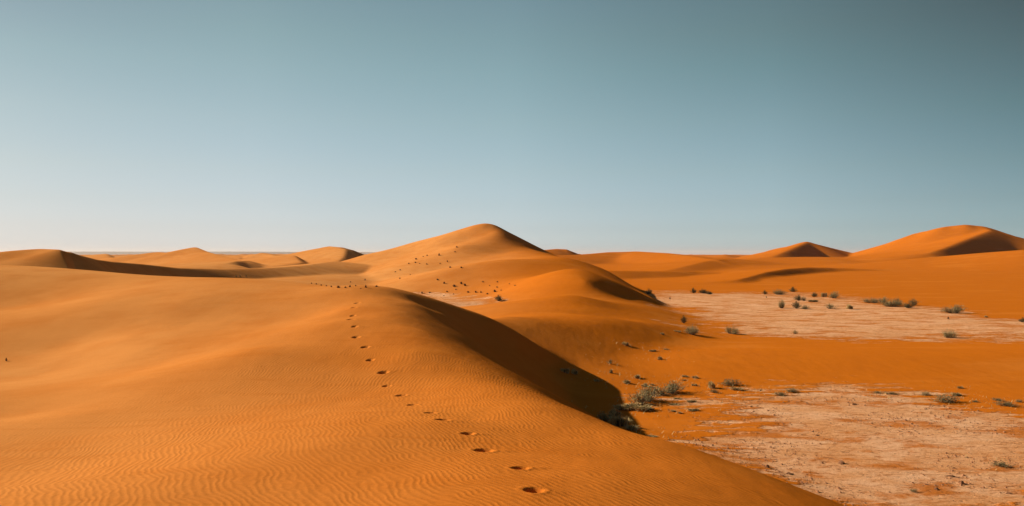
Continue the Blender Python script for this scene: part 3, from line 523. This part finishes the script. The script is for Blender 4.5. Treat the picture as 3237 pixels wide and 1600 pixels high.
PLANTS = [
('G',3.43,27.73,0.18,0.18,120,'small dark tuft casting a long thin shadow above the slip face'),
('T',3.22,25.96,0.15,0.15,155,'pale upright tuft just below the dark tuft beside the slip face'),
('T',3.98,25.46,0.26,0.12,52,'low tuft on the bare sand above the left end of the shrub cluster'),
('T',3.53,24.49,0.25,0.14,202,'small straw tuft at the upper left of the shrub cluster'),
('T',4.05,24.22,0.23,0.12,245,'small tuft left of the tiny dark tuft above the big grey shrub'),
('G',4.31,24.46,0.17,0.06,79,'tiny flat dark tuft above the big grey shrub'),
('S',4.56,23.26,0.96,0.33,46,'long sprawling grey shrub at the top of the shrub cluster'),
('S',3.67,21.92,0.79,0.41,34,'big rounded grey shrub in the middle of the shrub cluster with deep shadow'),
('T',3.32,20.85,0.78,0.23,10,'wide low straw tussock under the big rounded grey shrub'),
('T',2.89,20.85,0.41,0.20,205,'straw tussock at the foot of the slip face left of the wide low tussock'),
('T',2.55,19.77,0.39,0.27,281,'sunlit pale tussock standing out against the dark slip face'),
('T',2.56,18.50,0.42,0.25,148,'bushy pale tussock on the crest at the foot of the slip face'),
('T',2.71,18.06,0.30,0.14,30,'low straw tussock lowest of the shrub cluster, at its right end'),
('G',2.27,19.32,0.34,0.23,113,'dark bush mostly in shade at the tip of the slip face'),
('T',5.66,26.06,0.25,0.08,266,'low brown tuft upper left of a pair above the sprawling grey shrub'),
('T',5.94,25.84,0.25,0.10,274,'low brown tuft right of a pair above the sprawling grey shrub'),
('T',5.47,25.44,0.15,0.05,184,'tiny tuft under the pair of low brown tufts'),
('T',5.63,24.55,0.19,0.09,141,'tiny straw tuft right of the sprawling grey shrub'),
('T',6.03,24.13,0.26,0.23,88,'upright pale tussock between the shrub cluster and the dark spiky shrub'),
('G',5.93,23.34,0.28,0.12,54,'low grey tuft under the upright pale tussock'),
('G',6.80,24.57,0.64,0.19,134,'dark spiky shrub alone on orange sand above the near clay pan'),
('T',6.72,23.79,0.38,0.12,109,'low pale tuft right under the dark spiky shrub'),
('T',4.64,22.38,0.23,0.07,13,'flat straw tuft below the sprawling grey shrub, uppermost of four'),
('T',4.90,21.91,0.26,0.07,328,'flat straw tuft beside the thin white clay streak'),
('T',4.37,21.50,0.29,0.05,133,'flat straw tuft right of the wide low tussock'),
('T',4.18,20.57,0.20,0.06,139,'flat dark tuft on bare sand below the straw tufts'),
('T',4.30,20.32,0.16,0.06,99,'tiny prickly tuft lowest on the bare sand right of the cluster'),
('T',4.67,20.68,0.29,0.07,84,'flat dark tuft left of the near clay pan with a thin shadow'),
('T',3.07,17.41,0.23,0.05,158,'flat straw tuft on the dune flank in front of the shrub cluster'),
('B',7.40,23.70,0.11,0.04,148,'tiny dark tuft between the dark spiky shrub and the two grey mounds'),
('T',4.54,31.96,0.28,0.16,321,'small pale tuft on the brown slope above the slip face'),
('T',5.47,29.46,0.21,0.16,190,'small pale tuft on the brown slope right of the slip face'),
('T',5.52,31.50,0.32,0.07,44,'flat straw patch on the brown slope above the pale tuft'),
('T',6.22,32.17,0.25,0.06,310,'flat straw patch right of the other on the brown slope'),
('T',1.69,24.79,0.26,0.18,172,'faint tuft left of two inside the dark slip face'),
('T',1.97,25.05,0.26,0.18,343,'faint tuft right of two inside the dark slip face'),
('T',2.60,24.45,0.19,0.09,198,'pale dry stalks on the upper edge of the dark slip face'),
('G',7.71,22.89,0.33,0.13,259,'left of two grey mounds at the back edge of the near clay pan'),
('G',8.25,23.44,0.39,0.15,127,'right of two grey mounds at the back edge of the near clay pan'),
('G',10.71,23.33,0.26,0.08,91,'small grey mound left of a pair behind the near clay pan'),
('G',11.05,23.17,0.35,0.08,126,'flat grey mound right of a pair behind the near clay pan'),
('G',11.99,23.02,0.29,0.10,242,'small tilted grey tuft left of the widest dark mound'),
('G',12.04,21.91,0.72,0.20,143,'widest dark grey mound behind the near clay pan'),
('T',12.81,22.97,0.31,0.12,45,'small tuft directly above the widest dark mound'),
('G',12.79,21.97,0.21,0.07,280,'tiny tuft right of the widest dark mound'),
('G',13.53,22.18,0.28,0.09,153,'small grey tuft above the long mound near the right edge'),
('G',13.28,21.39,0.51,0.14,3,'long dark mound near the right edge behind the near clay pan'),
('G',14.02,21.97,0.21,0.08,149,'grey tuft cut by the right edge of the picture'),
('T',13.58,24.15,0.21,0.09,293,'pale tuft alone on the orange bank near the right edge'),
('G',9.39,15.28,0.29,0.11,159,'scraggly dead bush standing on the near clay pan at the right'),
('G',6.88,13.68,0.12,0.06,260,'tiny dark tuft on the sand tongue at the bottom of the near pan'),
('D',13.65,79.63,0.54,0.50,99,"small round dark shrub beside the tip of the pointed dune's shadow"),
('D',18.55,81.44,0.55,0.45,211,'round black shrub left of the long pair behind the far pan'),
('D',19.47,80.97,0.96,0.42,216,'low dark shrub left half of the long pair behind the far pan'),
('D',19.56,78.88,0.69,0.31,306,'low dark shrub right half of the long pair behind the far pan'),
('B',14.03,70.72,0.22,0.25,147,'tiny dark tuft alone on the left end of the far pan'),
('D',25.07,78.96,0.47,0.34,220,'small dark shrub left of the wide grey-topped one behind the far pan'),
('S',26.33,78.70,1.18,0.53,231,'wide grey-topped shrub with a spike at the back edge of the far pan'),
('D',29.79,84.43,0.74,0.43,82,'dark oval shrub highest of all behind the far pan'),
('B',23.22,72.67,0.14,0.20,119,'tiny upright dark speck below the small dark shrub on the far pan'),
('D',28.32,74.64,0.53,0.41,156,'round dark shrub left of the pale and grey pair'),
('T',29.32,74.61,0.53,0.44,132,'pale round tussock left of the ragged grey shrub'),
('S',29.38,72.63,0.86,0.63,22,'ragged grey shrub right of the pale round tussock'),
('D',24.69,68.50,0.54,0.46,41,'dark leaning shrub upper one above the blackest shrub of the far pan'),
('G',25.15,68.50,0.41,0.33,23,'small grey shrub touching the dark leaning shrub'),
('T',25.12,66.81,0.90,0.21,236,'low dry scrub patch in the middle of the far pan'),
('S',20.05,59.28,0.52,0.61,320,'tall narrow olive shrub on the far pan'),
('D',21.06,58.88,0.61,0.49,143,'blackest round shrub in the middle of the far pan'),
('G',21.37,58.20,0.55,0.32,265,'grey shrub growing against the blackest round shrub'),
('G',23.31,58.43,0.69,0.39,273,'brown shrub right of the middle of the far pan'),
('T',24.71,58.22,0.64,0.39,331,'pale straw bush at the right of the brown shrub'),
('S',29.54,65.27,1.24,0.46,241,'long olive shrub left in the row at the back of the far pan'),
('S',30.63,65.73,0.52,0.49,358,'upright shrub joined to the right end of the long olive shrub'),
('S',29.00,61.03,1.54,0.58,175,'biggest olive shrub in the row at the back of the far pan'),
('G',30.28,62.28,0.59,0.59,74,'taller tuft rising from the right of the biggest olive shrub'),
('D',29.51,59.29,0.66,0.35,344,'dark grey mound at the right end of the row'),
('G',31.25,61.88,0.69,0.61,100,'spiky shrub behind the dark grey mound at the end of the row'),
('S',30.29,54.54,1.37,0.56,34,'large dark shrub with a long thin shadow at the right of the far pan'),
('B',27.05,49.38,0.20,0.18,211,'tiny dark tuft below the large dark shrub'),
('T',30.25,50.79,0.32,0.14,103,'small straw tuft right of the large dark shrub'),
('D',30.35,47.34,0.34,0.23,325,'dark shrub cut by the right edge of the picture'),
('S',21.25,38.78,0.61,0.40,323,'shrub alone on the front edge of the far pan at the right'),
('G',14.40,40.53,0.21,0.21,225,'small dark tuft on the front edge of the far pan'),
('S',8.65,38.25,0.66,0.51,141,'biggest dark shrub at the right foot of the dune lobe'),
('S',11.18,40.42,0.61,0.40,94,'dark shrub right of the biggest one at the front of the far pan'),
('D',9.70,45.00,0.32,0.39,182,'dark shrub peeking over the dune edge above the biggest one'),
('T',6.82,36.06,0.31,0.11,223,'dry tuft on the sand left of the biggest dark shrub'),
('T',7.90,38.14,0.39,0.09,301,'dry low tuft touching the left of the biggest dark shrub'),
('D',-0.94,57.31,0.57,0.39,164,'round black-green shrub beside the small clay patch'),
('B',-10.54,16.60,0.07,0.09,324,'lone dark tuft at the left edge of the near dune'),
('T',-24.51,70.74,0.14,0.28,285,"left of three faint stalk tufts behind the near dune's skyline"),
('T',-24.37,71.30,0.14,0.31,101,"middle of three faint stalk tufts behind the near dune's skyline"),
('T',-24.15,72.36,0.14,0.26,165,"right of three faint stalk tufts behind the near dune's skyline"),
('C',4.83,15.07,0.12,0.08,51,'dark mud clod at the front left rim of the near clay pan'),
('C',5.10,14.66,0.13,0.06,31,'reddish mud clod right of the dark one on the front rim'),
('C',6.42,15.52,0.17,0.09,117,'wide flat mud clod in the middle of the near clay pan'),
('C',7.99,14.15,0.13,0.09,142,'largest dark mud clod near the lower right of the pan'),
('C',7.37,13.82,0.10,0.06,298,'brown mud clod left of the largest dark one'),
('C',9.23,21.48,0.17,0.07,315,'thin dark mud clod near the back of the near clay pan'),
('C',6.05,15.52,0.07,0.05,121,'little mud clod left of the wide flat one'),
('C',8.48,13.59,0.11,0.05,62,'brown mud clod in the bottom right corner'),
('C',8.07,14.61,0.23,0.05,169,'long low mud crust above the largest dark clod'),
('B',-8.93,97.56,0.39,0.35,90,"dark round tuft in the middle of the scatter high on the pointed dune's left face"),
('B',-6.96,100.44,0.48,0.20,148,"topmost tuft on the pointed dune's left face"),
('B',-7.03,98.13,0.35,0.16,235,"little tuft just below the topmost one on the pointed dune's face"),
('B',-11.84,98.23,0.55,0.23,13,"wide tuft in the upper left cluster on the pointed dune's face"),
('B',-11.57,95.38,0.42,0.19,21,'tiny dark tuft among those halfway up the left face of the pointed dune'),
('B',-12.37,95.42,0.30,0.19,182,'tiny dark tuft among those halfway up the left face of the pointed dune'),
('B',-10.98,94.54,0.30,0.11,357,'tiny dark tuft among those halfway up the left face of the pointed dune'),
('B',-10.61,99.50,0.36,0.16,42,'tiny dark tuft among those halfway up the left face of the pointed dune'),
('B',-11.08,99.42,0.32,0.12,146,'tiny dark tuft among those halfway up the left face of the pointed dune'),
('B',-10.01,93.50,0.33,0.19,345,'tiny dark tuft among those halfway up the left face of the pointed dune'),
('B',-8.41,93.11,0.26,0.18,167,'tiny dark tuft among those halfway up the left face of the pointed dune'),
('B',-7.61,93.70,0.30,0.26,9,'tiny dark tuft among those halfway up the left face of the pointed dune'),
('B',-5.95,76.58,0.42,0.18,165,"wide dark tuft just left of the rightmost one on the pointed dune's face"),
('B',-4.80,75.32,0.36,0.18,147,"tuft with a long thin shadow, rightmost on the pointed dune's face"),
('B',-12.87,91.66,0.40,0.15,164,'tiny dark tuft among those halfway up the left face of the pointed dune'),
('B',-13.26,90.62,0.43,0.11,78,"flat streak-like tuft, leftmost on the pointed dune's face"),
('B',-10.78,76.56,0.27,0.18,333,'lone round tuft lowest on the left flank of the pointed dune'),
('B',-11.00,86.15,0.24,0.10,210,'tiny dark tuft among those halfway up the left face of the pointed dune'),
('B',-6.68,71.45,0.42,0.17,317,"highest dark tuft at the left of the strewn ones at the pointed dune's foot"),
('B',-5.96,69.93,0.33,0.22,348,"round tuft right below the highest one at the pointed dune's foot"),
('B',-4.96,68.49,0.54,0.24,39,'widest dark tuft at the foot of the pointed dune'),
('B',-4.41,69.21,0.38,0.25,150,"dark tuft at the head of a long slanting shadow at the pointed dune's foot"),
('B',-4.03,68.34,0.43,0.22,316,"tuft at the lower end of the long slanting shadow at the pointed dune's foot"),
('B',-2.51,68.96,0.33,0.14,98,'small dark tuft among those strewn over the foot of the pointed dune'),
('B',-1.25,67.95,0.27,0.13,227,'small dark tuft among those strewn over the foot of the pointed dune'),
('B',-1.86,66.55,0.16,0.13,149,'small dark tuft among those strewn over the foot of the pointed dune'),
('B',-1.22,64.89,0.28,0.13,69,'small dark tuft among those strewn over the foot of the pointed dune'),
('B',-1.37,63.08,0.45,0.22,128,'dark tuft directly above the round black-green shrub'),
('B',-0.22,64.84,0.15,0.13,195,'small dark tuft among those strewn over the foot of the pointed dune'),
('B',0.24,62.68,0.25,0.10,306,"tiny tuft farthest right at the pointed dune's foot"),
('B',-7.58,67.09,0.32,0.19,81,"dark tuft beside the near dune's skyline at the left end of the small clay patch"),
('B',-6.94,67.11,0.37,0.13,169,'small dark tuft among those strewn over the foot of the pointed dune'),
('B',-5.45,66.76,0.32,0.13,293,'small dark tuft among those strewn over the foot of the pointed dune'),
('B',-4.74,67.22,0.27,0.11,4,'small dark tuft among those strewn over the foot of the pointed dune'),
('B',-4.79,65.39,0.23,0.08,186,'small dark tuft among those strewn over the foot of the pointed dune'),
('B',-3.59,65.28,0.39,0.16,22,'small dark tuft among those strewn over the foot of the pointed dune'),
('B',-2.94,64.71,0.38,0.18,232,'darkest of a close row of three tufts behind the small clay patch'),
('B',-2.51,64.24,0.28,0.15,86,'small dark tuft among those strewn over the foot of the pointed dune'),
('B',-1.94,62.88,0.37,0.12,186,'small dark tuft among those strewn over the foot of the pointed dune'),
('B',-0.86,62.81,0.20,0.10,185,'small dark tuft among those strewn over the foot of the pointed dune'),
('B',-5.57,65.11,0.21,0.08,148,'small dark tuft among those strewn over the foot of the pointed dune'),
('B',-5.55,23.16,0.08,0.06,292,"small tuft in the thin line of scrub left of the pointed dune's foot"),
('B',-5.17,22.18,0.08,0.05,49,"small tuft in the thin line of scrub left of the pointed dune's foot"),
('B',-4.89,21.55,0.08,0.06,224,"small tuft in the thin line of scrub left of the pointed dune's foot"),
('B',-4.62,21.21,0.18,0.08,106,'widest tuft in the scrub line left of the pointed dune'),
('B',-4.41,21.10,0.11,0.06,217,"small tuft in the thin line of scrub left of the pointed dune's foot"),
('B',-4.33,21.27,0.10,0.07,106,"small tuft in the thin line of scrub left of the pointed dune's foot"),
('B',-4.22,21.51,0.09,0.05,58,"small tuft in the thin line of scrub left of the pointed dune's foot"),
('B',-3.89,21.20,0.12,0.09,30,'square tuft just left of the isolated one in the scrub line'),
('B',-3.68,21.64,0.13,0.06,31,'isolated dark tuft at the right end of the scrub line'),
('B',-3.98,20.95,0.08,0.03,28,"small tuft in the thin line of scrub left of the pointed dune's foot"),
('B',-15.47,83.87,0.27,0.23,86,'small tuft standing above the scrub line'),
('B',-15.68,77.35,0.25,0.15,304,"small tuft in the thin line of scrub left of the pointed dune's foot"),
('B',-16.90,68.79,0.27,0.11,346,"small tuft in the thin line of scrub left of the pointed dune's foot"),
('B',-17.35,68.94,0.25,0.11,76,'faint tuft at the left end of the scrub line')]
px_, py_ = np.array([p[1] for p in PLANTS]), np.array([p[2] for p in PLANTS])
pz_ = height(px_, py_)
for (k, x, y, w_, h_, rot, label), z in zip(PLANTS, pz_):
    nm, cat, grp, parts = KIND[k]; ms = PROTO[k]; m = ms[rot % len(ms)]
    if 'tiny dark tuft among those halfway' in label: grp = 'tufts on the face of the pointed dune'
    if 'strewn over the foot' in label: grp = 'tufts at the foot of the pointed dune'
    if 'thin line of scrub' in label: grp = 'tufts in the scrub line left of the pointed dune'
    if parts:
        o = bpy.data.objects.new(nm, None); C.collection.objects.link(o); o.empty_display_size = 0.1
        for pn, me in zip(parts, m):
            c = bpy.data.objects.new(pn, me); C.collection.objects.link(c); c.parent = o
    else:
        o = bpy.data.objects.new(nm, m); C.collection.objects.link(o)
    o.location = (x, y, float(z) - 0.01); o.rotation_euler = (0, 0, math.radians(rot))
    kx, kz = {'B': (1.1, 1.1), 'C': (0.9, 0.75), 'T': (1.6, 1.25)}.get(k, (1.85, 1.2))
    o.scale = (w_ * kx, w_ * kx * (0.7 if w_ / h_ > 2.2 else 1), h_ * kz)
    if w_ / h_ > 2.2: o.rotation_euler = (0, 0, math.radians(rot % 50 - 25))
    prop(o, label, cat, grp)

# litter: broken dry stems round the shrubs, and grit and mud chips on the clay; nobody could count either
def scatter(name, n, fn, m, label, cat, seed):
    R = np.random.RandomState(seed); P_ = np.array([q for q in (fn(R) for _ in range(n)) if q is not None])
    zz = height(P_[:, 0], P_[:, 1]); b = MB()
    for (x, y, s_, kd), z in zip(P_, zz):
        a = R.uniform(0, 6.283)
        if kd < 1:
            q = s_ * R.uniform(.3, .6); b.blade((x, y, z), (x + math.cos(a) * s_ * .5, y + math.sin(a) * s_ * .5, z + q), (x + math.cos(a) * s_, y + math.sin(a) * s_, z + q * R.uniform(.3, 1.2)), .006)
        else:
            i = len(b.v); k = 5
            b.v += [(x + s_ * math.cos(a + j * 1.2566) * R.uniform(.6, 1.2), y + s_ * math.sin(a + j * 1.2566) * R.uniform(.6, 1.2), z - .005) for j in range(k)]
            b.v += [(x + s_ * .6 * math.cos(a + j * 1.2566), y + s_ * .6 * math.sin(a + j * 1.2566), z + s_ * R.uniform(.5, .9)) for j in range(k)]
            b.f += [(i + j, i + (j + 1) % k, i + k + (j + 1) % k, i + k + j) for j in range(k)] + [tuple(i + k + j for j in range(k))]
    o = bpy.data.objects.new(name, b.mesh(name, m)); C.collection.objects.link(o)
    prop(o, label, cat, kind='stuff')
near_pl = [p for p in PLANTS if p[0] != 'C' and 2 < p[1] and 14 < p[2] < 34]
def litter_at(R):
    q = near_pl[R.randint(len(near_pl))]; r = abs(R.normal()) * .55
    a = R.uniform(0, 6.283); return (q[1] + r * math.cos(a) * 1.3, q[2] + r * math.sin(a), R.uniform(.04, .13), 0)
scatter('plant_litter', 1500, litter_at, M_STRAW, 'broken dry stems and sprouts strewn on the sand around the near shrubs', 'plant litter', 5)
PB = PAN_POLYS[1]
def grit_at(R):
    x, y = R.uniform(3.2, 17), R.uniform(12.5, 23)
    if fbm(np.array([x / 1.3]), np.array([y / 1.3]), 3, 77)[0] < R.uniform(.42, .62): return None
    if poly_sd(np.array([x]), np.array([y]), PB)[0] < R.uniform(-.6, .6): return None
    return (x, y, min(.038, .008 + abs(R.normal()) * .010), 1)
scatter('pan_grit', 9000, grit_at, M_MUD, 'brown grit and curled mud chips scattered over the near clay pan', 'gravel', 6)

# ------------------------------------------------------------------ dusty air
def haze_box():
    m = bpy.data.materials.new('dusty_air'); m.use_nodes = True; n, l = m.node_tree.nodes, m.node_tree.links; n.clear()
    out = n.new('ShaderNodeOutputMaterial'); v = n.new('ShaderNodeVolumePrincipled')
    v.inputs['Color'].default_value = (0.86, 0.88, 0.90, 1); v.inputs['Density'].default_value = 0.00008
    v.inputs['Anisotropy'].default_value = 0.2
    l.new(v.outputs[0], out.inputs['Volume'])
    s, lo, hi = 9000.0, -70.0, 26.0
    vs = [(x, y, z) for z in (lo, hi) for x, y in ((-s, -s), (s, -s), (s, s), (-s, s))]
    fs = [(0, 3, 2, 1), (4, 5, 6, 7), (0, 1, 5, 4), (1, 2, 6, 5), (2, 3, 7, 6), (3, 0, 4, 7)]
    me = bpy.data.meshes.new('haze'); me.from_pydata(vs, [], fs); me.materials.append(m)
    o = bpy.data.objects.new('haze', me); C.collection.objects.link(o)
    prop(o, 'thin pale dusty air over the desert', 'haze', kind='stuff')
haze_box()
